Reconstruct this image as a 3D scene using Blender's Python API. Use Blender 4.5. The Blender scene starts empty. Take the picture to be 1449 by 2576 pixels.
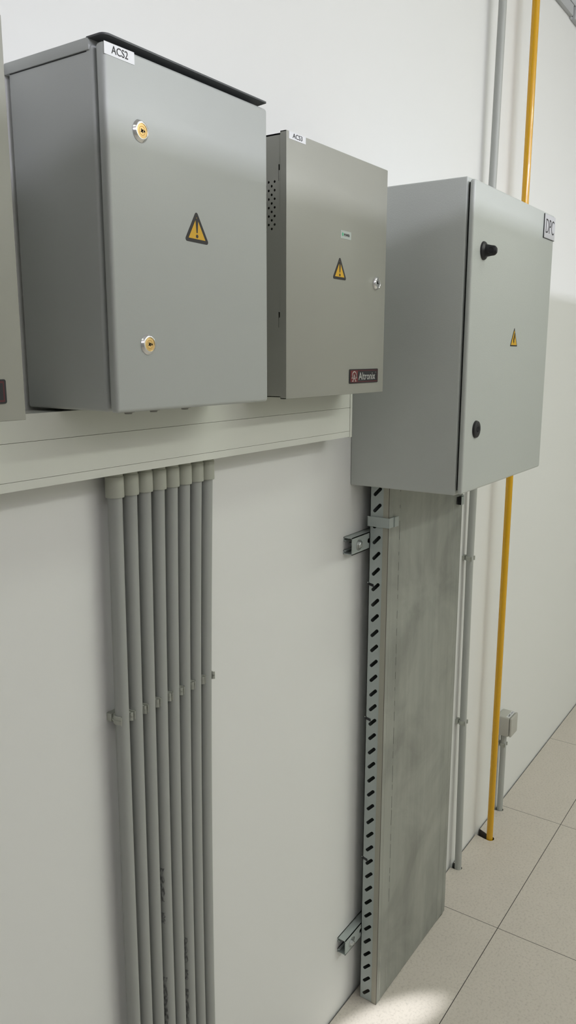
import bpy, bmesh, math, random
from mathutils import Vector, Matrix
random.seed(4)
SC = bpy.context.scene
COL = SC.collection
PI = math.pi

# ------------------------------------------------------------------ materials
def new_mat(name):
    m = bpy.data.materials.new(name); m.use_nodes = True
    nt = m.node_tree
    return m, nt, nt.nodes['Principled BSDF']

def plain(name, col, rough=0.5, metal=0.0, spec=0.5, bump=0.0, bscale=400.0, coat=0.0, var=0.0):
    m, nt, b = new_mat(name)
    b.inputs['Base Color'].default_value = (*col, 1)
    b.inputs['Roughness'].default_value = rough
    b.inputs['Metallic'].default_value = metal
    b.inputs['Specular IOR Level'].default_value = spec
    b.inputs['Coat Weight'].default_value = coat
    tc = nt.nodes.new('ShaderNodeTexCoord')
    if bump > 0:
        n = nt.nodes.new('ShaderNodeTexNoise'); n.inputs['Scale'].default_value = bscale
        n.inputs['Detail'].default_value = 2
        bp = nt.nodes.new('ShaderNodeBump'); bp.inputs['Strength'].default_value = bump
        bp.inputs['Distance'].default_value = 0.001
        nt.links.new(tc.outputs['Object'], n.inputs['Vector'])
        nt.links.new(n.outputs['Fac'], bp.inputs['Height'])
        nt.links.new(bp.outputs['Normal'], b.inputs['Normal'])
    if var > 0:
        n = nt.nodes.new('ShaderNodeTexNoise'); n.inputs['Scale'].default_value = 6
        n.inputs['Detail'].default_value = 3
        mx = nt.nodes.new('ShaderNodeMix'); mx.data_type = 'RGBA'
        mx.inputs[6].default_value = (*[c*(1-var) for c in col], 1)
        mx.inputs[7].default_value = (*[min(1, c*(1+var)) for c in col], 1)
        nt.links.new(tc.outputs['Object'], n.inputs['Vector'])
        nt.links.new(n.outputs['Fac'], mx.inputs[0])
        nt.links.new(mx.outputs[2], b.inputs['Base Color'])
    return m

M = {}
M['wall'] = plain('wall_paint', (.83, .83, .82), .55, spec=.3, bump=.05, bscale=250)
M['ceil'] = plain('ceiling_white', (.8, .8, .8), .7)
M['partition'] = plain('shade_partition_white', (.8, .8, .78), .5)
M['cab_a'] = plain('cabinet_grey_paint', (.47, .49, .48), .34, bump=.06, bscale=900)
M['cab_b'] = plain('cabinet_beige_grey_paint', (.37, .37, .33), .34, bump=.03, bscale=900)
M['cab_c'] = plain('cabinet_light_grey_paint', (.565, .59, .57), .36, bump=.22, bscale=420)
M['gasket_shade'] = plain('black_gasket_and_shade', (.012, .012, .014), .7)
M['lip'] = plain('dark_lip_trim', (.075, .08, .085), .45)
M['black'] = plain('black_plastic_and_shade', (.014, .014, .018), .42)
M['black_print'] = plain('black_print', (.02, .017, .02), .5)
M['sticker_white'] = plain('white_sticker', (.8, .81, .84), .28, bump=.15, bscale=90)
M['sticker_grey'] = plain('pale_grey_sticker', (.55, .6, .58), .4)
M['plate'] = plain('engraved_plate', (.56, .56, .59), .45)
M['yellow_print'] = plain('yellow_print', (.78, .45, .02), .45)
M['chrome'] = plain('chrome', (.86, .86, .88), .16, metal=1)
M['brass'] = plain('brass', (.80, .56, .24), .45, metal=.7)
M['logo_black'] = plain('logo_black', (.018, .018, .022), .35)
M['logo_red'] = plain('logo_red', (.16, .018, .022), .4)
M['logo_rim'] = plain('logo_maroon', (.095, .012, .018), .4)
M['logo_silver'] = plain('logo_silver', (.55, .54, .52), .4)
M['green'] = plain('green_lamp', (.12, .6, .35), .3)
M['trunk'] = plain('trunking_plastic', (.76, .77, .71), .3, spec=.4)
M['coupling'] = plain('coupling_plastic', (.44, .45, .39), .5)
M['conduit'] = plain('conduit_plastic', (.37, .38, .365), .42)
M['conduit_pale'] = plain('pale_conduit_plastic', (.43, .44, .42), .4)
M['clip'] = plain('clip_plastic', (.46, .47, .42), .45)
M['yellow'] = plain('yellow_gloss_plastic', (.74, .39, .003), .16, coat=.3, var=.04)
M['gland'] = plain('grey_gland', (.3, .3, .28), .5)
M['outlet'] = plain('outlet_plastic', (.5, .49, .45), .45)
M['steel'] = plain('zinc_steel', (.62, .64, .64), .3, metal=1)
M['duct'] = plain('overhead_duct', (.52, .53, .55), .5)
M['void'] = plain('dark_void', (.01, .01, .01), .9)
M['scuff'] = plain('dark_scuff', (.12, .12, .11), .6)
M['joint'] = plain('dark_joint', (.10, .085, .072), .8)

def galvanised():
    m, nt, b = new_mat('galvanised_sheet')
    tc = nt.nodes.new('ShaderNodeTexCoord')
    mp = nt.nodes.new('ShaderNodeMapping'); mp.inputs['Scale'].default_value = (26, 26, 1.6)
    n = nt.nodes.new('ShaderNodeTexNoise'); n.inputs['Scale'].default_value = 1.0
    n.inputs['Detail'].default_value = 6; n.inputs['Roughness'].default_value = .62
    r = nt.nodes.new('ShaderNodeValToRGB')
    r.color_ramp.elements[0].position = .3; r.color_ramp.elements[0].color = (.36, .375, .345, 1)
    r.color_ramp.elements[1].position = .62; r.color_ramp.elements[1].color = (.43, .445, .41, 1)
    n2 = nt.nodes.new('ShaderNodeTexNoise'); n2.inputs['Scale'].default_value = 5
    n2.inputs['Detail'].default_value = 5
    r2 = nt.nodes.new('ShaderNodeValToRGB')
    r2.color_ramp.elements[0].position = .3; r2.color_ramp.elements[0].color = (.42,)*3+(1,)
    r2.color_ramp.elements[1].position = .7; r2.color_ramp.elements[1].color = (.6,)*3+(1,)
    nt.links.new(tc.outputs['Object'], mp.inputs['Vector'])
    nt.links.new(mp.outputs['Vector'], n.inputs['Vector'])
    nt.links.new(tc.outputs['Object'], n2.inputs['Vector'])
    nt.links.new(n.outputs['Fac'], r.inputs['Fac'])
    n3 = nt.nodes.new('ShaderNodeTexNoise'); n3.inputs['Scale'].default_value = 4.5; n3.inputs['Detail'].default_value = 7
    n3.inputs['Roughness'].default_value = .6; n3.inputs['Distortion'].default_value = .6
    r3 = nt.nodes.new('ShaderNodeValToRGB')
    r3.color_ramp.elements[0].position = .33; r3.color_ramp.elements[0].color = (.72,)*3+(1,)
    r3.color_ramp.elements[1].position = .56; r3.color_ramp.elements[1].color = (1,)*3+(1,)
    mu = nt.nodes.new('ShaderNodeMix'); mu.data_type = 'RGBA'; mu.blend_type = 'MULTIPLY'; mu.inputs[0].default_value = 1
    nt.links.new(tc.outputs['Object'], n3.inputs['Vector']); nt.links.new(n3.outputs['Fac'], r3.inputs['Fac'])
    nt.links.new(r.outputs['Color'], mu.inputs[6]); nt.links.new(r3.outputs['Color'], mu.inputs[7])
    nt.links.new(mu.outputs[2], b.inputs['Base Color'])
    nt.links.new(n2.outputs['Fac'], r2.inputs['Fac'])
    nt.links.new(r2.outputs['Color'], b.inputs['Roughness'])
    b.inputs['Metallic'].default_value = .55
    return m
M['galv'] = galvanised()
M['galv_side'] = plain('galvanised_side', (.47, .52, .51), .5, metal=.2, var=.06)
M['lid_edge'] = plain('lid_edge', (.42, .41, .35), .5, metal=.4)

def floor_mat():
    m, nt, b = new_mat('floor_tile')
    tc = nt.nodes.new('ShaderNodeTexCoord')
    sep = nt.nodes.new('ShaderNodeSeparateXYZ'); nt.links.new(tc.outputs['Object'], sep.inputs[0])
    def grout(out, off):
        a = nt.nodes.new('ShaderNodeMath'); a.operation = 'ADD'; a.inputs[1].default_value = 60 + off
        nt.links.new(out, a.inputs[0])
        mo = nt.nodes.new('ShaderNodeMath'); mo.operation = 'MODULO'; mo.inputs[1].default_value = .6
        nt.links.new(a.outputs[0], mo.inputs[0])
        s = nt.nodes.new('ShaderNodeMath'); s.operation = 'SUBTRACT'; s.inputs[1].default_value = .3
        nt.links.new(mo.outputs[0], s.inputs[0])
        ab = nt.nodes.new('ShaderNodeMath'); ab.operation = 'ABSOLUTE'; nt.links.new(s.outputs[0], ab.inputs[0])
        return ab
    gx = grout(sep.outputs['X'], .3 - 1.9215 % .6)
    gy = grout(sep.outputs['Y'], .3 + .2187)
    tx = nt.nodes.new('ShaderNodeMath'); tx.operation = 'LESS_THAN'; tx.inputs[1].default_value = .0009
    ty = nt.nodes.new('ShaderNodeMath'); ty.operation = 'LESS_THAN'; ty.inputs[1].default_value = .0010
    nt.links.new(gx.outputs[0], tx.inputs[0]); nt.links.new(gy.outputs[0], ty.inputs[0])
    mxm = nt.nodes.new('ShaderNodeMath'); mxm.operation = 'MAXIMUM'
    nt.links.new(tx.outputs[0], mxm.inputs[0]); nt.links.new(ty.outputs[0], mxm.inputs[1])
    n = nt.nodes.new('ShaderNodeTexNoise'); n.inputs['Scale'].default_value = 150; n.inputs['Detail'].default_value = 7; n.inputs['Roughness'].default_value = .72
    nt.links.new(tc.outputs['Object'], n.inputs['Vector'])
    r = nt.nodes.new('ShaderNodeValToRGB')
    e = r.color_ramp.elements
    e[0].position = .30; e[0].color = (.51, .46, .41, 1)
    e[1].position = .5; e[1].color = (.68, .62, .555, 1)
    nt.links.new(n.outputs['Fac'], r.inputs['Fac'])
    n2 = nt.nodes.new('ShaderNodeTexNoise'); n2.inputs['Scale'].default_value = 14; n2.inputs['Detail'].default_value = 4
    nt.links.new(tc.outputs['Object'], n2.inputs['Vector'])
    mul = nt.nodes.new('ShaderNodeMix'); mul.data_type = 'RGBA'; mul.blend_type = 'MULTIPLY'
    mul.inputs[0].default_value = .35
    nt.links.new(r.outputs['Color'], mul.inputs[6]); nt.links.new(n2.outputs['Color'], mul.inputs[7])
    r2 = nt.nodes.new('ShaderNodeValToRGB')
    r2.color_ramp.elements[0].color = (.75,)*3+(1,); r2.color_ramp.elements[1].color = (1,)*3+(1,)
    nt.links.new(n2.outputs['Fac'], r2.inputs['Fac']); nt.links.new(r2.outputs['Color'], mul.inputs[7])
    fin = nt.nodes.new('ShaderNodeMix'); fin.data_type = 'RGBA'
    fin.inputs[7].default_value = (.045, .04, .035, 1)
    nt.links.new(mxm.outputs[0], fin.inputs[0]); nt.links.new(mul.outputs[2], fin.inputs[6])
    nt.links.new(fin.outputs[2], b.inputs['Base Color'])
    b.inputs['Roughness'].default_value = .5
    return m
M['floor'] = floor_mat()

def ink_mat():
    m, nt, b = new_mat('smudged_ink')
    tc = nt.nodes.new('ShaderNodeTexCoord')
    mp = nt.nodes.new('ShaderNodeMapping'); mp.inputs['Scale'].default_value = (260, 260, 130)
    n = nt.nodes.new('ShaderNodeTexNoise'); n.inputs['Scale'].default_value = 1; n.inputs['Detail'].default_value = 3
    r = nt.nodes.new('ShaderNodeValToRGB')
    r.color_ramp.elements[0].position = .42; r.color_ramp.elements[0].color = (.13, .13, .135, 1)
    r.color_ramp.elements[1].position = .62; r.color_ramp.elements[1].color = (.35, .36, .345, 1)
    nt.links.new(tc.outputs['Object'], mp.inputs['Vector']); nt.links.new(mp.outputs['Vector'], n.inputs['Vector'])
    nt.links.new(n.outputs['Fac'], r.inputs['Fac']); nt.links.new(r.outputs['Color'], b.inputs['Base Color'])
    b.inputs['Roughness'].default_value = .5
    return m
M['ink'] = ink_mat()

# ------------------------------------------------------------------ mesh builder
class MB:
    """collects shapes (with a material each) into ONE mesh object"""
    def __init__(self):
        self.bm = bmesh.new(); self.mats = []
    def mi(self, m):
        if m not in self.mats: self.mats.append(m)
        return self.mats.index(m)
    def take(self, bm2, m):
        i = self.mi(m)
        for f in bm2.faces: f.material_index = i
        me = bpy.data.meshes.new('tmp'); bm2.to_mesh(me); bm2.free()
        self.bm.from_mesh(me); bpy.data.meshes.remove(me)
        return self
    def take_mesh(self, me, m):
        b = bmesh.new(); b.from_mesh(me); return self.take(b, m)
    def box(self, x0, x1, y0, y1, z0, z1, m, bevel=0, seg=3):
        b = bmesh.new(); bmesh.ops.create_cube(b, size=1)
        for v in b.verts:
            v.co = Vector(((x0+x1)/2 + v.co.x*(x1-x0), (y0+y1)/2 + v.co.y*(y1-y0), (z0+z1)/2 + v.co.z*(z1-z0)))
        if bevel: bmesh.ops.bevel(b, geom=b.edges[:], offset=bevel, segments=seg, profile=.5, affect='EDGES')
        bmesh.ops.recalc_face_normals(b, faces=b.faces[:])
        return self.take(b, m)
    def lathe(self, prof, m, origin, axis, seg=40):
        """prof: list of (radius, height along axis)"""
        b = bmesh.new(); ax = Vector(axis).normalized()
        u = ax.orthogonal().normalized(); w = ax.cross(u); o = Vector(origin)
        rings = []
        for r, h in prof:
            if r < 1e-6: rings.append([b.verts.new(o+ax*h)])
            else: rings.append([b.verts.new(o+ax*h+(u*math.cos(2*PI*k/seg)+w*math.sin(2*PI*k/seg))*r) for k in range(seg)])
        for a, c in zip(rings, rings[1:]):
            if len(a) == 1 and len(c) == 1: continue
            for k in range(seg):
                k2 = (k+1) % seg
                if len(a) == 1: b.faces.new((a[0], c[k], c[k2]))
                elif len(c) == 1: b.faces.new((a[k], c[0], a[k2]))
                else: b.faces.new((a[k], c[k], c[k2], a[k2]))
        bmesh.ops.recalc_face_normals(b, faces=b.faces[:])
        return self.take(b, m)
    def tube(self, pts, r, m, seg=28, cap=True):
        b = bmesh.new(); pts = [Vector(p) for p in pts]; rings = []
        for i, p in enumerate(pts):
            t = (pts[min(i+1, len(pts)-1)] - pts[max(i-1, 0)]).normalized()
            ref = Vector((0, 1, 0)) if abs(t.y) < .9 else Vector((1, 0, 0))
            u = t.cross(ref).normalized(); w = t.cross(u)
            rings.append([b.verts.new(p+(u*math.cos(2*PI*k/seg)+w*math.sin(2*PI*k/seg))*r) for k in range(seg)])
        for a, c in zip(rings, rings[1:]):
            for k in range(seg): b.faces.new((a[k], a[(k+1) % seg], c[(k+1) % seg], c[k]))
        if cap: b.faces.new(rings[0]); b.faces.new(rings[-1])
        bmesh.ops.recalc_face_normals(b, faces=b.faces[:])
        return self.take(b, m)
    def prism(self, poly, m, fn, d0, d1):
        """poly: 2-D outline; fn(u, v, d) -> point; extruded from d0 to d1"""
        b = bmesh.new()
        A = [b.verts.new(fn(u, v, d0)) for u, v in poly]; B = [b.verts.new(fn(u, v, d1)) for u, v in poly]
        n = len(poly)
        for k in range(n): b.faces.new((A[k], A[(k+1) % n], B[(k+1) % n], B[k]))
        f1 = b.faces.new(A); f2 = b.faces.new(B)
        bmesh.ops.triangulate(b, faces=[f1, f2])
        bmesh.ops.recalc_face_normals(b, faces=b.faces[:])
        return self.take(b, m)
    def plate(self, outer, holes, m, fn, d0, d1):
        """flat sheet with real holes: outlines filled as a 2-D curve, thickness d0..d1"""
        cu = bpy.data.curves.new('tmp', 'CURVE'); cu.dimensions = '2D'; cu.fill_mode = 'BOTH'
        cu.extrude = abs(d1-d0)/2
        for pl in [outer]+holes:
            s = cu.splines.new('POLY'); s.points.add(len(pl)-1)
            for p, q in zip(s.points, pl): p.co = (q[0], q[1], 0, 1)
            s.use_cyclic_u = True
        me = self.curve_mesh(cu); c = (d0+d1)/2
        for v in me.vertices: v.co = Vector(fn(v.co.x, v.co.y, c+v.co.z))
        b = bmesh.new(); b.from_mesh(me); bpy.data.meshes.remove(me)
        bmesh.ops.remove_doubles(b, verts=b.verts[:], dist=1e-6)
        bmesh.ops.recalc_face_normals(b, faces=b.faces[:])
        return self.take(b, m)
    @staticmethod
    def curve_mesh(cu):
        ob = bpy.data.objects.new('tmp', cu); COL.objects.link(ob)
        dg = bpy.context.evaluated_depsgraph_get(); dg.update()
        me = bpy.data.meshes.new_from_object(ob.evaluated_get(dg))
        bpy.data.objects.remove(ob); bpy.data.curves.remove(cu)
        return me
    def text(self, s, m, fn, u0, u1, v0, v1, d0, d1, shear=0.0, bold=0.0):
        cu = bpy.data.curves.new('tmp', 'FONT'); cu.body = s; cu.extrude = .5; cu.shear = shear
        cu.offset = bold; cu.resolution_u = 4
        me = self.curve_mesh(cu)
        xs = [v.co.x for v in me.vertices]; ys = [v.co.y for v in me.vertices]
        xa, xb, ya, yb = min(xs), max(xs), min(ys), max(ys)
        for v in me.vertices:
            v.co = Vector(fn(u0+(v.co.x-xa)/(xb-xa)*(u1-u0), v0+(v.co.y-ya)/(yb-ya)*(v1-v0), d0+(v.co.z+.5)*(d1-d0)))
        b = bmesh.new(); b.from_mesh(me); bpy.data.meshes.remove(me)
        bmesh.ops.recalc_face_normals(b, faces=b.faces[:])
        return self.take(b, m)
    def build(self, name, parent=None, smooth=35):
        me = bpy.data.meshes.new(name); self.bm.to_mesh(me); self.bm.free()
        for m in self.mats: me.materials.append(m)
        for p in me.polygons: p.use_smooth = True
        me.set_sharp_from_angle(angle=math.radians(smooth))
        o = bpy.data.objects.new(name, me); COL.objects.link(o)
        if parent:
            o.parent = parent
            o.matrix_parent_inverse = Matrix.Identity(4)
            w = Vector((0, 0, 0)); p = parent
            while p: w += p.location; p = p.parent
            for v in me.vertices: v.co -= w
        return o

def FRONT(u, v, d): return (u, d, v)            # sheet lying in an x-z plane, d = y
def SIDE(u, v, d): return (d, u, v)             # sheet lying in a y-z plane, d = x
def FLAT(u, v, d): return (u, v, d)             # sheet lying in an x-y plane, d = z

def thing(name, loc, label, cat, group=None):
    o = bpy.data.objects.new(name, None); COL.objects.link(o)
    o.location = loc; o.empty_display_size = .05
    return tag(o, label, cat, group)
def tag(o, label, cat, group=None):
    o['label'] = label; o['category'] = cat
    if group: o['group'] = group
    return o
def struct(o): o['kind'] = 'structure'; return o

def circle(cx, cy, r, n=20, ry=None): return [(cx+r*math.cos(2*PI*k/n), cy+(ry or r)*math.sin(2*PI*k/n)) for k in range(n)]
def rounded(pts, r, n=5):
    out = []; N = len(pts)
    for i in range(N):
        p0, p, p1 = Vector(pts[i-1]), Vector(pts[i]), Vector(pts[(i+1) % N])
        a = (p0-p).normalized(); b = (p1-p).normalized()
        ang = a.angle(b); d = r/math.tan(ang/2)
        c = p+(a+b).normalized()*(r/math.sin(ang/2))
        s = p+a*d-c; e = p+b*d-c
        t0 = math.atan2(s.y, s.x); dt = (math.atan2(e.y, e.x)-t0+PI) % (2*PI)-PI
        for k in range(n+1): out.append((c.x+r*math.cos(t0+dt*k/n), c.y+r*math.sin(t0+dt*k/n)))
    return out
def rect(x0, x1, y0, y1): return [(x0, y0), (x1, y0), (x1, y1), (x0, y1)]
def inset(pts, d):
    out = []; N = len(pts)
    for i in range(N):
        p0, p, p1 = Vector(pts[i-1]), Vector(pts[i]), Vector(pts[(i+1) % N])
        a = (p0-p).normalized(); b = (p1-p).normalized(); ang = a.angle(b)
        q = p+(a+b).normalized()*(d/math.sin(ang/2)); out.append((q.x, q.y))
    return out
def slot(cx, cy, hx, hy, r, n=7):
    t = math.atan2(hy, hx); out = []
    for k in range(n+1):
        a = t-PI/2+PI*k/n; out.append((cx+hx+r*math.cos(a), cy+hy+r*math.sin(a)))
    for k in range(n+1):
        a = t+PI/2+PI*k/n; out.append((cx-hx+r*math.cos(a), cy-hy+r*math.sin(a)))
    return out

def arc(cx, cy, r, a0, a1, n=8): return [(cx+r*math.cos(math.radians(a0+(a1-a0)*k/n)), cy+r*math.sin(math.radians(a0+(a1-a0)*k/n))) for k in range(n+1)]
def warning(y, apex, bl, br, parent, bolt=False, r=.0028, border=.0036):
    b = MB(); pts = [bl, br, apex]
    b.prism(rounded(pts, r), M['black_print'], FRONT, y, y-.0003)
    b.prism(inset(pts, border+.0006), M['yellow_print'], FRONT, y, y-.0005)
    cx = (bl[0]+br[0])/2; z0 = (bl[1]+br[1])/2; h = apex[1]-z0; s = h/.0373
    cx = cx*.6+apex[0]*.4
    if bolt:
        pb = [(.0010, .0265), (-.0042, .0135), (-.0006, .0148), (-.0022, .0092), (-.0042, .0100), (-.0004, .0050),
              (.0016, .0108), (-.0002, .0100), (.0036, .0180), (.0000, .0166), (.0032, .0265)]
        b.prism([(cx+u*s, z0+v*s) for u, v in pb], M['black_print'], FRONT, y, y-.0007)
    else:
        up = [(-.0024, .0262), (-.0018, .0275), (-.0007, .0282), (.0007, .0282), (.0018, .0275), (.0024, .0262), (.0010, .0112), (-.0010, .0112)]
        b.prism([(cx+u*s, z0+v*s) for u, v in up], M['black_print'], FRONT, y, y-.0007)
        b.prism(circle(cx, z0+.0074*s, .0021*s), M['black_print'], FRONT, y, y-.0007)
    return b.build('warning_sticker', parent)

# ------------------------------------------------------------------ setting
b = MB(); b.box(-5, 11, 0, .12, -.4, 3.3, M['wall']); struct(b.build('wall_back'))
b = MB(); b.box(-5, 11, -7.1, -7, -.4, 3.3, M['wall']); struct(b.build('wall_front'))
b = MB(); b.box(-5.1, -5, -7, 0, -.4, 3.3, M['wall']); struct(b.build('wall_left'))
b = MB(); b.box(11, 11.1, -7, 0, -.4, 3.3, M['wall']); struct(b.build('wall_right'))
b = MB(); b.box(-5, 11, -7, .0, 3.3, 3.4, M['ceil']); struct(b.build('ceiling'))
b = MB(); b.box(-5, 11, -3.02, -3.0, 0, 2.555, M['partition']); struct(b.build('shade_partition'))  # added unseen partition: cuts off the far lamps low down and bounces fill

gap = -.0045
out = [(-5, -7), (11, -7), (11, gap)]
out += [(2.506, gap)] + arc(2.4935, -.017, .0125, 0, -180) + [(2.481, gap)]           # outlet conduit
out += [(2.342, gap), (2.330, -.030)] + arc(2.3105, -.050, .0145, 40, -180) + [(2.299, -.035), (2.306, gap)]   # yellow conduit
out += [(2.124, gap)] + arc(2.108, -.0245, .0125, 0, -200) + [(2.0955, gap)]
out += [(-5, gap)]
b = MB(); b.plate(out, [], M['floor'], FLAT, -.03, 0)
ji = b.mi(M['joint'])
for f in b.bm.faces:
    if abs(f.normal.z) < .5: f.material_index = ji
b.box(-5, 11, -7, 0, -.06, -.05, M['void'])
struct(b.build('floor'))

# ------------------------------------------------------------------ grey cabinet with the rain hood
X0, X1, ZB, ZT = .637, .9271, 1.4856, 1.8715
cab = thing('electrical_cabinet', (.782, 0, ZB), 'grey steel wall cabinet tagged ACS2 with two brass key locks and a rain hood', 'electrical cabinet')
b = MB()
b.box(X0+.001, X1-.001, -.1465, -.006, ZB+.001, 1.872, M['cab_a'], .004)
b.box(X0+.008, X1-.008, -.152, -.146, ZB+.006, 1.866, M['gasket_shade'])
b.box(X0+.03, X0+.06, -.006, 0, ZB+.05, ZB+.09, M['cab_a']); b.box(X1-.06, X1-.03, -.006, 0, ZB+.05, ZB+.09, M['cab_a'])
b.box(X0+.03, X0+.06, -.006, 0, 1.80, 1.84, M['cab_a']); b.box(X1-.06, X1-.03, -.006, 0, 1.80, 1.84, M['cab_a'])
b.build('body', cab)
b = MB()
b.box(X0-.0007, X1+.0007, -.143, -.0015, 1.8660, 1.8785, M['cab_a'], .0012, 2)
b.box(X0+.0005, X1-.0005, -.138, -.010, 1.8652, 1.8662, M['gasket_shade'])  # black strip painted in as the shadow line under the hood
b.build('rain_hood', cab)
b = MB()
# drip lip: thin level plate that reaches out over the top of the door, front corners rounded
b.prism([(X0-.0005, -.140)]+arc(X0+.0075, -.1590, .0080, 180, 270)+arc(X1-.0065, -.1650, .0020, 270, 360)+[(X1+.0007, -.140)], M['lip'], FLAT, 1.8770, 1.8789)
o = b.build('drip_lip', cab); o['label'] = 'dark drip lip'
door = MB(); door.box(X0, X1, -.1647, -.1515, ZB, ZT, M['cab_a'], .0045, 4); door = door.build('door', cab)
yd = -.1647
b = MB()
b.prism([(.6377, 1.8586), (.6814, 1.8587), (.6813, 1.8712), (.6379, 1.8707)], M['sticker_white'], FRONT, yd+.0002, yd-.0004)
b.text('ACS2', M['black_print'], FRONT, .6478, .6717, 1.8612, 1.8690, yd-.0002, yd-.0007, bold=.004)
b.build('name_sticker', door)
def brass_lock(x, z):
    b = MB(); A = (0, -1, 0); o = (x, yd, z)
    b.lathe([(.0120, -.001), (.0120, .0006), (.0097, .0032), (.0094, .0034), (.0081, .0034), (.0079, .0026)], M['chrome'], o, A)
    b.lathe([(.0079, -.0005), (.0079, .0026), (.0049, .0028), (.0046, .0023), (.0043, .0028), (0, .0028)], M['brass'], o, A)
    for a in (35, 125):
        c, s = math.cos(math.radians(a)), math.sin(math.radians(a))
        b.prism([(x+c*.0024-s*.0007, z+s*.0024+c*.0007), (x-c*.0024-s*.0007, z-s*.0024+c*.0007),
                 (x-c*.0024+s*.0007, z-s*.0024-c*.0007), (x+c*.0024+s*.0007, z+s*.0024-c*.0007)], M['void'], FRONT, yd-.0025, yd-.0030)
    b.prism(circle(x+.0034, z-.0001, .0011, 12), M['void'], FRONT, yd-.0025, yd-.0030)
    return b.build('key_lock', door)
brass_lock(.6872, 1.7934); brass_lock(.6887, 1.5626)
warning(yd, (.7786, 1.7229), (.7561, 1.6858), (.8021, 1.6848), door)
for x in (.7045, .7490, .8085):
    b = MB()
    b.lathe([(0, 0), (.0088, 0), (.0092, .0035), (.0080, .0055), (.0050, .0060), (.0045, .0078), (0, .0082)], M['gland'], (x, -.112, ZB+.001), (0, 0, -1), 28)
    b.build('cable_gland', cab)

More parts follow.
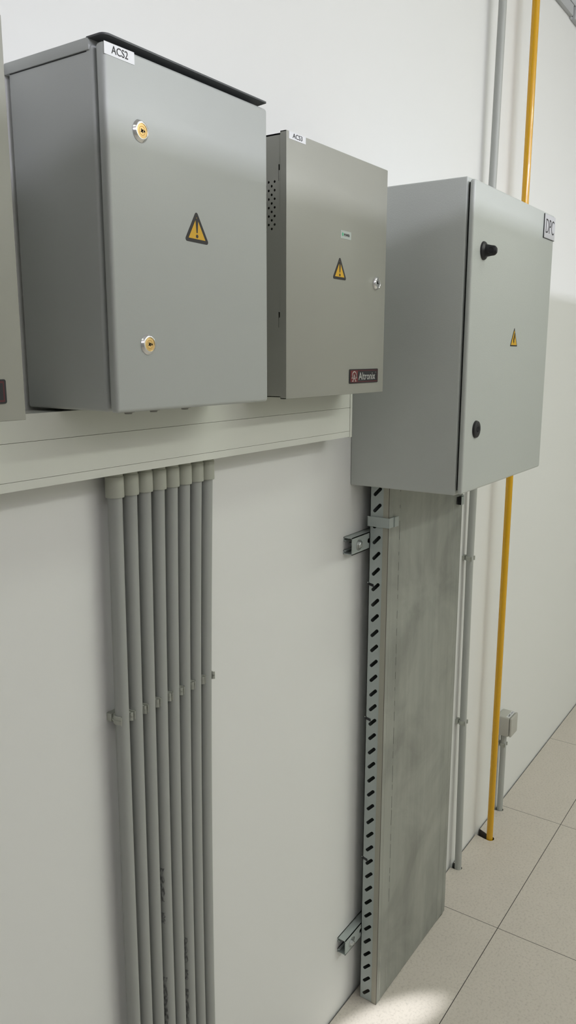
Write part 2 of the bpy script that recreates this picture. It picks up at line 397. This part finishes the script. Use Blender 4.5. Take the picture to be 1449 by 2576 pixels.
# ------------------------------------------------------------------ beige cabinets with the red and black badge
def beige_cabinet(dx, label, lettering=True):
    x0, x1, z0, z1 = 1.0042, 1.3158, 1.4846, 1.8657
    t = thing('power_supply_cabinet', (1.16+0, 0, z0), label, 'electrical cabinet')
    m = M['cab_b']; b = MB()
    holes = []
    for c in range(14):
        y = -.1206+.0053*c
        for k in range(6): holes.append(circle(y, (1.7986 if c % 2 == 0 else 1.7927)-.0119*k, .0019, 12))
    for za, zb in ((1.8212, 1.7984), (1.6136, 1.5909)):
        zm = za-(za-zb)*.36
        holes.append([(-.1300, za), (-.1274, za), (-.1274, zb), (-.1282, zb), (-.1282, zm), (-.1300, zm)][::-1])
    zt, zb = 1.8624, 1.4870
    b.plate(rect(-.1335, 0, zb, zt), holes, m, SIDE, x0+.0008, x0+.0020)
    b.box(x1-.002, x1-.0008, -.1335, 0, zb, zt, m)
    b.box(x0+.0008, x1-.0008, -.1335, 0, zt-.0012, zt, m); b.box(x0+.0008, x1-.0008, -.1335, 0, zb, zb+.0012, m)
    b.box(x0+.0008, x1-.0008, -.0012, 0, zb, zt, m)
    b.box(x0+.0006, x1-.0006, -.132, -.003, zt+.0001, zt+.0010, M['gasket_shade'])
    b.build('body', t)
    d = MB()
    d.box(x0, x1, -.1422, -.1408, z0, z1, m, .0009, 2)
    d.box(x0, x0+.0012, -.1415, -.1315, z0, z1, m); d.box(x1-.0012, x1, -.1415, -.1315, z0, z1, m)
    d.box(x0, x1, -.1415, -.1315, z1-.0012, z1, m); d.box(x0, x1, -.1415, -.1315, z0, z0+.0012, m)
    door = d.build('door', t)
    y = -.1422
    if lettering:
        b = MB()
        b.prism(rect(1.0104, 1.0542, 1.8556, 1.8657), M['sticker_white'], FRONT, y+.0002, y-.0004)
        b.text('ACS3', M['black_print'], FRONT, 1.0196, 1.0448, 1.8578, 1.8643, y-.0002, y-.0007, bold=.004)
        b.build('name_sticker', door)
        b = MB()
        b.prism(rect(1.1575, 1.1914, 1.7357, 1.7482), M['sticker_grey'], FRONT, y+.0002, y-.0004)
        b.text('POWER', M['black_print'], FRONT, 1.1683, 1.1862, 1.7399, 1.7440, y-.0002, y-.0007, bold=.012)
        b.prism(circle(1.1642, 1.7423, .0021, 16, .0028), M['green'], FRONT, y-.0002, y-.0009)
        b.build('power_sticker', door)
        warning(y, (1.1569, 1.7074), (1.1344, 1.6710), (1.1789, 1.6708), door)
        b = MB(); A = (0, -1, 0); o = (1.2803, y, 1.6738)
        b.lathe([(.0112, -.001), (.0116, .0006), (.0106, .0032), (.0084, .0048), (.0078, .0044), (0, .0046)], M['chrome'], o, A)
        b.prism(rect(1.2776, 1.2790, 1.6722, 1.6768), M['void'], FRONT, y-.0044, y-.0051)
        b.prism(rect(1.2776, 1.2815, 1.6722, 1.6738), M['void'], FRONT, y-.0044, y-.0051)
        b.build('cam_lock', door)
    b = MB()
    b.prism(rounded(rect(1.1922, 1.2932, 1.5024, 1.5266), .0022), M['logo_black'], FRONT, y+.0002, y-.0012)
    b.prism(rounded(rect(1.1948, 1.2908, 1.5042, 1.5248), .001), M['logo_rim'], FRONT, y, y-.0014)
    b.prism(rect(1.1956, 1.2196, 1.5050, 1.5240), M['logo_red'], FRONT, y, y-.0016)
    b.prism(rect(1.2196, 1.2893, 1.5060, 1.5230), M['logo_black'], FRONT, y, y-.0016)
    b.text('Altronix', M['logo_silver'], FRONT, 1.2228, 1.2816, 1.5082, 1.5208, y-.0014, y-.0019)
    b.text('o', M['logo_silver'], FRONT, 1.2836, 1.2850, 1.5196, 1.5212, y-.0014, y-.0018)
    cx = 1.2072; zc = 1.5158; oa = arc(cx, zc, .0074, 0, 180, 16); ia = arc(cx, zc, .0058, 180, 0, 16)
    om = oa+[(cx-.0074, 1.5124), (cx-.0088, 1.5122), (cx-.0088, 1.5110), (cx-.0050, 1.5110), (cx-.0058, 1.5124)]+ia+[(cx+.0058, 1.5124), (cx+.0050, 1.5110), (cx+.0088, 1.5110), (cx+.0088, 1.5122), (cx+.0074, 1.5124)]
    b.prism(om, M['logo_silver'], FRONT, y-.0012, y-.0020)
    b.text('A', M['logo_silver'], FRONT, cx-.0050, cx+.0050, 1.5064, 1.5178, y-.0014, y-.0021, bold=-.012)
    b.prism(rect(cx-.0070, cx-.0026, 1.5058, 1.5070), M['logo_silver'], FRONT, y-.0012, y-.0020)
    b.prism(rect(cx+.0026, cx+.0070, 1.5058, 1.5070), M['logo_silver'], FRONT, y-.0012, y-.0020)
    b.build('maker_badge', door, smooth=5)
    t.location.x += dx
    return t
beige_cabinet(0, 'beige grey metal wall cabinet tagged ACS3 with punched vent holes in its side', True)
beige_cabinet(.5297-1.3158, 'beige grey cabinet cut off by the left edge of the photo', False)

# ------------------------------------------------------------------ big light grey cabinet
cab = thing('distribution_cabinet', (1.69, 0, 1.281), 'large light grey cabinet tagged DPC above the galvanised cable tray', 'electrical cabinet')
X0, X1 = 1.449, 1.934
b = MB()
b.box(X0, X1, -.2348, 0, 1.2806, 1.8692, M['cab_c'], .003)
b.box(X0+.009, X1-.009, -.2398, -.2340, 1.290, 1.860, M['gasket_shade'])
b.build('body', cab)
d = MB(); d.box(X0, X1, -.2497, -.2392, 1.2840, 1.8636, M['cab_c'], .0046, 4); door = d.build('door', cab)
y = -.2497
b = MB()
b.box(1.8548, 1.9325, y-.0022, y, 1.8082, 1.8588, M['plate'], .0004, 1)
b.box(1.8543, 1.8549, y-.0021, y, 1.8078, 1.8588, M['black']); b.box(1.8543, 1.9325, y-.0021, y, 1.8076, 1.8083, M['black'])
b.text('DPC', M['black_print'], FRONT, 1.8650, 1.9240, 1.8190, 1.8492, y-.0020, y-.0027, bold=-.016)
b.build('name_plate', door)
b = MB(); A = (0, -1, 0); o = (1.5035, y, 1.7437)
b.lathe([(.0172, -.001), (.0172, .0012), (.0160, .0034), (.0110, .0052), (.0095, .0060)], M['black'], o, A)
# wing grip: flattened, tapering outwards
bm2 = bmesh.new(); rings = []
for k in range(9):
    t = k/8; h = .004+.0225*t
    rx = .0092-.0042*t; rz = .0122-.0046*t+.0022*max(0, t-.55)
    if k == 8: rx *= .55; rz *= .55
    if k == 7: rx *= .9; rz *= .9
    rings.append([bm2.verts.new((o[0]+rx*math.cos(2*PI*j/24), y-h, o[2]-.0012*t+rz*math.sin(2*PI*j/24))) for j in range(24)])
for a, c in zip(rings, rings[1:]):
    for j in range(24): bm2.faces.new((a[j], a[(j+1) % 24], c[(j+1) % 24], c[j]))
bm2.faces.new(rings[-1]); bmesh.ops.recalc_face_normals(bm2, faces=bm2.faces[:]); b.take(bm2, M['black'])
b.lathe([(.0062, 0), (.0058, .0012), (.0050, .0004), (0, .0004)], M['black'], (o[0]-.0058, y-.017, o[2]-.001), (-1, -.15, 0), 20)
b.build('wing_knob', door)
b = MB(); o = (1.5052, y, 1.4070)
b.lathe([(.0172, -.001), (.0172, .0015), (.0160, .0042), (.0120, .0056), (.0078, .0056), (.0070, .0044), (0, .0044)], M['black'], o, A)
b.lathe([(.0045, .0042), (.0045, .0052), (.0025, .0058), (0, .0058)], M['black'], o, A)
b.box(o[0]-.0008, o[0]+.0008, y-.0064, y-.004, o[2]-.005, o[2]+.005, M['black'])
b.build('round_lock', door)
warning(y, (1.6999, 1.6076), (1.6778, 1.5686), (1.7226, 1.5686), door, bolt=True, r=.0012, border=.0022)

# ------------------------------------------------------------------ white trunking along the wall
t = thing('cable_trunking', (.5, 0, 1.395), 'white plastic cable trunking running along the wall beneath the cabinets', 'cable trunking')
xe = 1.3435; m = M['trunk']; xs = -.6
b = MB()
# profile in (y, z): open-front base with lips; the cover closes its front
b.prism([(0, 1.3945), (-.0570, 1.3945), (-.0570, 1.4052), (-.0550, 1.4052), (-.0550, 1.3965), (-.0015, 1.3965), (-.0015, 1.4810), (-.0550, 1.4810), (-.0550, 1.4508), (-.0570, 1.4508), (-.0570, 1.4830), (0, 1.4830)], m, SIDE, xs, xe)
b.build('base', t)
b = MB(); b.prism([(-.0540, 1.40568), (-.0571, 1.40568), (-.0571, 1.45032), (-.0540, 1.45032)], m, SIDE, xs, xe); b.build('cover', t)
b = MB(); b.box(xe+.0006, xe+.0085, -.0582, 0, 1.3932, 1.4838, m, .0008, 2)
b.lathe([(0, .0002), (.0010, .0002), (.0010, 0)], M['void'], (xe+.0006, -.0576, 1.4508), (0, -1, 0), 10)
b.build('end_cap', t)

# ------------------------------------------------------------------ eight grey conduits
top = [.7603, .7888, .8168, .8452, .8735, .9012, .9287, .9550]
mid = [.7579, .7857, .8131, .8404, .8676, .8943, .9208, .9470]
bot = [.7549, .7816, .8080, .8345, .8602, .8855, .9107, .9362]
yc = -.022; R = .0102
def px(i, z):
    # smooth run through the three measured heights
    za, zb, zc = 1.345, 1.13, .45
    z = max(z, .3)
    a, c, e = top[i], mid[i], bot[i]
    return (a*(z-zb)*(z-zc)/((za-zb)*(za-zc)) + c*(z-za)*(z-zc)/((zb-za)*(zb-zc)) + e*(z-za)*(z-zb)/((zc-za)*(zc-zb)))
words = ['leftmost of the eight grey conduits dropping from the white trunking',
 'second grey conduit from the left beneath the white trunking',
 'third grey conduit from the left beneath the white trunking',
 'fourth grey conduit from the left, with smudged ink marks low down',
 'fifth grey conduit from the left beneath the white trunking, between two inked ones',
 'sixth grey conduit from the left, with the longest smudged ink mark low down',
 'seventh grey conduit from the left, second from the right of its row',
 'rightmost of the eight grey conduits dropping from the white trunking']
for i in range(8):
    t = thing('conduit', (px(i, .3), yc, 0), words[i], 'conduit', 'grey conduits under the trunking')
    zs = [0]+[.3+.0533*k for k in range(21)]
    b = MB(); b.tube([(px(i, z), yc, z) for z in zs], R, M['conduit']); b.build('tube', t)
    x = px(i, 1.38); tilt = (px(i, 1.392)-px(i, 1.355))*.5
    zlo = 1.3575+random.uniform(-.0006, .0006)
    b = MB(); b.lathe([(R+.0002, 0), (.0129, 0), (.0131, .0015), (.0129, .0285), (.0118, .0300), (.0118, 1.3944-zlo)], M['coupling'], (px(i, zlo), yc, zlo), (tilt, 0, .037), 36)
    b.build('coupling', t)
    marks = {3: [(.745, .685), (.665, .645), (.545, .44)], 5: [(.585, .535), (.523, .503), (.485, .40)]}.get(i, [])
    for za, zb in marks:
        # thin printed patch that hugs the left front of the tube
        bm2 = bmesh.new(); rows = []
        nz = 8
        for k in range(nz+1):
            z = zb+(za-zb)*k/nz; rows.append([])
            wob = 8*math.sin(k*2.1+i)
            for j in range(9):
                a = math.radians(172+(40+wob)*j/8)
                rows[-1].append(bm2.verts.new((px(i, z)+(R+.00025)*math.cos(a), yc+(R+.00025)*math.sin(a), z)))
        for r0, r1 in zip(rows, rows[1:]):
            for j in range(8): bm2.faces.new((r0[j], r0[j+1], r1[j+1], r1[j]))
        bmesh.ops.recalc_face_normals(bm2, faces=bm2.faces[:])
        b = MB(); b.take(bm2, M['ink']); b.build('printed_mark', t)

def conduit_clip(x, y, z, r, label, group=None, mat='clip'):
    """open snap clip: wall foot, two springy arms around the tube, flared lips"""
    t = thing('conduit_clip', (x, 0, z), label, 'conduit clip', group)
    h = .0062; b = MB(); m = M[mat]
    b.box(x-.0105, x+.0105, y+r+.0022, 0, z-h, z+h, m, .0006, 1)
    b.build('foot', t)
    for s in (-1, 1):
        ro, ri = r+.0026, r+.0002
        # arm angles measured from the wall side round to the open front
        A = [math.radians(90+s*(20+ (134-20)*k/12)) for k in range(13)]
        outer = [(x-ro*math.cos(a)*1 if False else x+ro*math.cos(a), y+ro*math.sin(a)) for a in A]
        inner = [(x+ri*math.cos(a), y+ri*math.sin(a)) for a in A][::-1]
        ae = A[-1]; ex, ey = x+ro*math.cos(ae), y+ro*math.sin(ae)
        b = MB(); b.prism(outer+inner, m, FLAT, z-h, z+h)
        # mid rib and flared lip
        rr = ro+.0016
        b.prism([(x+rr*math.cos(a), y+rr*math.sin(a)) for a in A]+[(x+ri*math.cos(a), y+ri*math.sin(a)) for a in A][::-1], m, FLAT, z-.0010, z+.0010)
        u = Vector((math.cos(ae), math.sin(ae)))
        pl = [(x+u.x*ri-s*0, y+u.y*ri), (x+u.x*(ro+.0030), y+u.y*(ro+.0030)), (x+u.x*(ro+.0030)+s*u.y*.0013, y+u.y*(ro+.0030)-s*u.x*.0013), (x+u.x*ri+s*u.y*.0013, y+u.y*ri-s*u.x*.0013)]
        b.prism(pl, m, FLAT, z-h, z+h)
        b.build('arm', t)
    return t
cw = ['leftmost of the eight plastic clips gripping the grey conduits', 'clip on the second grey conduit from the left',
 'clip on the third grey conduit from the left', 'clip on the fourth grey conduit from the left',
 'clip on the fifth grey conduit from the left', 'clip on the sixth grey conduit from the left',
 'clip on the seventh grey conduit from the left', 'rightmost of the eight plastic clips gripping the grey conduits']
for i in range(8): conduit_clip(px(i, 1.030), yc, 1.030, R, cw[i], 'clips across the eight grey conduits')

# ------------------------------------------------------------------ galvanised cable tray with lid
XL, XR, YB, YF, ZTOP = 1.4975, 1.9024, -.0231, -.0687, 1.2795
t = thing('cable_tray', (1.70, -.045, 0), 'tall galvanised cable tray with slotted side and lid standing under the DPC cabinet', 'cable tray')
b = MB()
holes = [slot(-.0403, .0221+.03544*k, .0063, -.0066, .0038) for k in range(36)]
b.plate(rect(-.0672, YB, .001, ZTOP), holes, M['galv_side'], SIDE, XL, XL+.0012)
b.plate(rect(-.0672, YB, .001, ZTOP), holes, M['galv_side'], SIDE, XR-.0012, XR)
b.box(XL, XR, YB-.0012, YB, .001, ZTOP, M['galv_side'])
b.build('tray_body', t)
pf = [(XL-.0012, -.0556), (XL-.0012, -.0687), (1.5105, -.0687), (1.5125, -.0698), (1.5155, -.0698), (1.5175, -.0687), (1.5490, -.0687), (1.5505, -.0680), (1.5520, -.0687),
      (1.8480, -.0687), (1.8495, -.0680), (1.8510, -.0687), (1.8825, -.0687), (1.8845, -.0698), (1.8875, -.0698), (1.8895, -.0687), (XR+.0012, -.0687), (XR+.0012, -.0556)]
inn = [(XR+.0003, -.0556), (XR+.0003, -.0675), (XL-.0003, -.0675), (XL-.0003, -.0556)]
b = MB(); b.prism(pf+inn, M['galv'], FLAT, .0012, ZTOP)
b.box(XL-.0017, XL-.0011, -.0684, -.0557, .0015, ZTOP-.0005, M['lid_edge'])
b.box(XL-.0016, XL-.0004, -.0692, -.0683, .0015, ZTOP-.0005, M['joint'])
z = .25
while z < 1.26:                      # broken dark scuff line beside the fold
    dz = random.uniform(.006, .045); b.box(1.5498, 1.5498+random.uniform(.0004, .0009), -.06885, -.0680, z, min(z+dz, 1.268), M['scuff']); z += dz+random.uniform(.004, .03)
lid = b.build('lid', t, smooth=20)
# lid clamp that wraps the left edge
b = MB(); za, zb = 1.1860, 1.2080
b.box(XL-.0042, XL-.0026, -.0705, -.0188, za, zb, M['galv_side'], .0004, 1)
b.box(XL-.0042, 1.5150, -.0722, -.0705, za, zb, M['galv_side'], .0004, 1)
b.box(1.5140, 1.5334, -.0745, -.0728, za, zb, M['galv_side'], .0004, 1)
b.box(1.5138, 1.5150, -.0745, -.0705, za, zb, M['galv_side'])
b.box(XL-.0042, XL, -.0200, -.0188, za, zb, M['galv_side'])
b.build('lid_clamp', t)
b = MB(); za, zb = 1.1800, 1.2010
b.box(XR+.0016, XR+.0032, -.0722, -.0188, za, zb, M['galv_side'], .0004, 1)
b.box(1.8845, XR+.0032, -.0722, -.0706, za, zb, M['galv_side'], .0004, 1)
b.box(1.8845, 1.8858, -.0800, -.0706, za, zb, M['galv_side'])
b.box(1.8690, 1.8858, -.0808, -.0794, za, zb, M['galv_side'], .0004, 1)
b.box(1.8662, 1.8850, -.0712, -.0687, za+.001, zb-.001, M['black'], .0008, 1)  # black block stands in for the shade in the clamp opening
b.box(1.8690, 1.8702, -.0795, -.0712, za+.0005, zb-.0005, M['black'])  # lip's inner side coloured black as shade
b.build('lid_clamp', t)
for z in (1.0548, .7370, .3815):
    b = MB()
    b.prism([(-.0356, z-.0050), (-.0232, z-.0024), (-.0232, z+.0034), (-.0356, z+.0010)], M['black'], SIDE, XL-.0010, XL-.0001)
    b.prism([(-.0236, z-.0014), (-.0215, z-.0014), (-.0215, z+.0030), (-.0236, z+.0030)], M['black'], SIDE, XL-.0010, XL+.02)
    b.prism(circle(-.0222, z+.0038, .0012, 10), M['steel'], SIDE, XL-.0022, XL-.0008)
    b.build('cable_tie', t)

def strut(x, z0, z1, label, bolt=True):
    t = thing('strut_channel', (x+.25, 0, (z0+z1)/2), label, 'strut channel', 'wall struts behind the cable tray')
    th = .0018; yf = -.0222; b = MB(); m = M['galv_side']; zc = (z0+z1)/2; x1 = 1.935
    b.box(x, x1, yf, 0, z1-th, z1, m); b.box(x, x1, yf, 0, z0, z0+th, m)
    hs = [slot(x+.030+.050*k, zc, .0085, 0, .0055) for k in range(10)]
    b.plate(rect(x, x1, z0, z1), hs, m, FRONT, yf+th, yf)
    for s, z in ((-1, z1), (1, z0)):
        b.box(x, x1, -th, 0, min(z, z+s*.0085), max(z, z+s*.0085), m)
        b.box(x, x1, -.0065, 0, min(z+s*.0085, z+s*.0068), max(z+s*.0085, z+s*.0068), m)
    b.build('channel', t)
    if bolt:
        A = (0, -1, 0)
        b = MB(); b.lathe([(.0045, 0), (.0118, 0), (.0118, .0015), (.0045, .0017)], M['steel'], (x+.0275, yf, zc-.001), A, 32); b.build('washer', t)
        b = MB(); b.lathe([(.0072, .0015), (.0072, .0052), (.0060, .0060), (.0042, .0060), (.0040, .0085), (0, .0088)], M['steel'], (x+.0275, yf, zc-.001), A, 6)
        b.tube([(x+.0275, yf, zc-.001), (x+.0275, 0, zc-.001)], .004, M['steel'], 12); b.build('bolt', t)
strut(1.4238, 1.1345, 1.1718, 'upper zinc strut channel poking out left of the cable tray, with bolt and washer')
strut(1.4243, .1660, .2036, 'lower zinc strut channel poking out left of the cable tray near the floor')

# ------------------------------------------------------------------ single conduits to the right
def yl(z):
    pts = [(0, -.0255), (.5, -.021), (.98, -.0195), (1.25, -.021), (1.6, -.026), (2.0, -.032), (3.0, -.040)]
    for (a, ya), (c, yb) in zip(pts, pts[1:]):
        if z <= c: return ya+(yb-ya)*(z-a)/(c-a)
    return -.04
def xl(z): return 2.1055-.006*min(1, z/1.0) + (.004*(z-1.0) if z > 1 else 0)
t = thing('conduit', (xl(0), yl(0), 0), 'tall thin pale grey conduit between the cable tray and the yellow pipe', 'conduit')
b = MB(); b.tube([(xl(z), yl(z), z) for z in [-.03]+[.12*k for k in range(26)]], .0102, M['conduit_pale']); b.build('tube', t)
conduit_clip(xl(.985), yl(.985), .985, .0102, 'upper clip on the tall pale grey conduit right of the cable tray', 'clips on the tall pale conduit')
conduit_clip(xl(.484), yl(.484), .484, .0102, 'lower clip on the tall pale grey conduit right of the cable tray', 'clips on the tall pale conduit')
b = MB(); b.tube([(2.3095, -.05, -.03), (2.3095, -.05, 1.0), (2.3095, -.05, 2.0), (2.3095, -.05, 3.0)], .0102, M['yellow'], 32)
o = b.build('yellow_conduit'); tag(o, 'tall glossy yellow conduit rising from a slot in the floor', 'conduit')

t = thing('conduit', (2.4935, -.017, 0), 'short grey conduit from the floor up to the small outlet box', 'conduit')
b = MB(); b.tube([(2.4935, -.017, -.03), (2.4935, -.017, .15), (2.4935, -.017, .2935)], .0098, M['conduit_pale']); b.build('tube', t)
conduit_clip(2.4935, -.017, .246, .0098, 'clip on the short grey conduit just below the outlet box')
t = thing('outlet_box', (2.487, 0, .293), 'small grey outlet box low on the wall behind the yellow pipe', 'outlet box')
b = MB(); b.box(2.455, 2.520, -.0445, 0, .293, .3625, M['outlet'], .0045, 3); b.build('body', t)
b = MB(); b.box(2.4555, 2.5195, -.0535, -.0456, .2935, .3620, M['outlet'], .0042, 3)
b.box(2.462, 2.513, -.0460, -.0440, .298, .357, M['void']); b.build('flap_cover', t)
b = MB(); b.prism(rect(2.4595, 2.5135, -.0440, -.0335), M['sticker_white'], FLAT, .3623, .3629)
b.text('DPC 9-1', M['black_print'], FLAT, 2.4650, 2.5090, -.0422, -.0352, .3628, .3632, bold=.02); b.build('name_sticker', t)

# ------------------------------------------------------------------ overhead duct, top right
t = thing('overhead_duct', (2.6, 0, 2.60), 'grey cable duct high on the wall at the top right corner', 'cable duct')
b = MB(); b.box(1.2, 2.774, -.0125, 0, 2.5930, 2.6250, M['duct'], .001, 2); b.build('casing', t)
b = MB(); b.box(1.2, 4.6, -.0130, 0, 2.6275, 2.68, M['duct'], .001, 1); b.build('upper_rail', t)
b = MB(); b.lathe([(0, 0), (.0026, 0), (.0028, .002), (0, .003)], M['black'], (2.782, -.006, 2.597), (0, 0, -1), 16); b.build('screw', t)
b = MB(); b.box(2.7738, 2.7897, -.0060, 0, 2.5890, 2.5965, M['duct'], .0006, 1); b.build('joint_bracket', t)
t = thing('overhead_duct', (3.6, 0, 2.60), 'next length of grey duct beyond the joint in the top right corner', 'cable duct')
b = MB(); b.box(2.790, 4.6, -.0150, 0, 2.5885, 2.6255, M['duct'], .001, 2); b.build('casing', t)

# ------------------------------------------------------------------ lights
def area(name, loc, rot, sx, sy, power, col=(1, 1, 1)):
    l = bpy.data.lights.new(name, 'AREA'); l.shape = 'RECTANGLE'; l.size = sx; l.size_y = sy
    l.energy = power; l.color = col
    o = bpy.data.objects.new(name, l); o.location = loc; o.rotation_euler = rot; COL.objects.link(o); return o
COOL = (.875, .88, 1.0); SOFT = (.935, 1.0, .885)
LAMPS = [  # name, x, y, z, length, width, power, colour
 ('ceiling_lamp_far', -3.5, -5.1, 3.12, 1.6, .10, 100, COOL), ('ceiling_lamp_far', -.8, -5.1, 3.12, 1.6, .10, 230, COOL),
 ('ceiling_lamp_far', 1.6, -5.1, 3.12, 1.6, .10, 170, COOL), ('ceiling_lamp_far', 4.2, -5.1, 3.12, 1.6, .10, 35, COOL),
 ('ceiling_lamp_aisle', 1.2, -2.75, 2.92, 1.5, .25, 7, SOFT), ('ceiling_lamp_aisle', 2.8, -2.75, 2.92, 1.5, .25, 25, SOFT),
 ('ceiling_lamp_aisle', 5.0, -2.75, 2.92, 1.5, .25, 9, SOFT), ('ceiling_lamp_aisle', 7.5, -2.75, 2.92, 1.5, .25, 13, SOFT),
 ('ceiling_lamp_near', -1.0, -1.5, 3.26, 1.5, .30, 2.5, SOFT), ('ceiling_lamp_near', 1.9, -1.5, 3.26, 1.5, .30, 9, SOFT),
]
for n_, x, y, z, sx, sy, p, c in LAMPS: area(n_, (x, y, z), (0, 0, 0), sx, sy, p, c)
s = bpy.data.lights.new('floor_patch_spot', 'SPOT'); s.energy = 430; s.spot_size = math.radians(6.8); s.spot_blend = .95; s.shadow_soft_size = .01  # added spot, shaped only to lay the bright patch on the floor
s.color = (.96, .98, 1)
o = bpy.data.objects.new('floor_patch_spot', s); COL.objects.link(o)
src = Vector((1.35, -1.10, 3.25)); tgt = Vector((1.470, -.113, 0))
az = (src-tgt).normalized(); ax = Vector((.24, -.135, 0)); ax = (ax-az*ax.dot(az)).normalized(); ay = az.cross(ax)
o.matrix_world = Matrix.Translation(src) @ Matrix((ax, ay*1, az)).transposed().to_4x4() @ Matrix.Diagonal((1, .32, 1, 1))
w = bpy.data.worlds.new('world'); SC.world = w; w.use_nodes = True
w.node_tree.nodes['Background'].inputs[0].default_value = (.5, .5, .5, 1)
w.node_tree.nodes['Background'].inputs[1].default_value = .2

# ------------------------------------------------------------------ camera
yaw, pitch, roll = .6019, -.1953, .0012
fw = Vector((math.cos(yaw)*math.cos(pitch), math.sin(yaw)*math.cos(pitch), math.sin(pitch)))
r = fw.cross(Vector((0, 0, 1))).normalized(); u = r.cross(fw)
r2 = r*math.cos(roll)+u*math.sin(roll); u2 = -r*math.sin(roll)+u*math.cos(roll)
cd = bpy.data.cameras.new('camera'); cd.sensor_fit = 'VERTICAL'; cd.sensor_height = 36
cd.lens = 2004.59/2576*36; cd.clip_start = .02
co = bpy.data.objects.new('camera', cd); COL.objects.link(co)
mw = Matrix((( r2.x, u2.x, -fw.x, 0), (r2.y, u2.y, -fw.y, -.8356), (r2.z, u2.z, -fw.z, 1.5514), (0, 0, 0, 1)))
co.matrix_world = mw
SC.camera = co
vs = SC.view_settings; vs.view_transform = 'Standard'; vs.look = 'None'; vs.gamma = 1; vs.use_curve_mapping = False
vs.exposure = 0.1
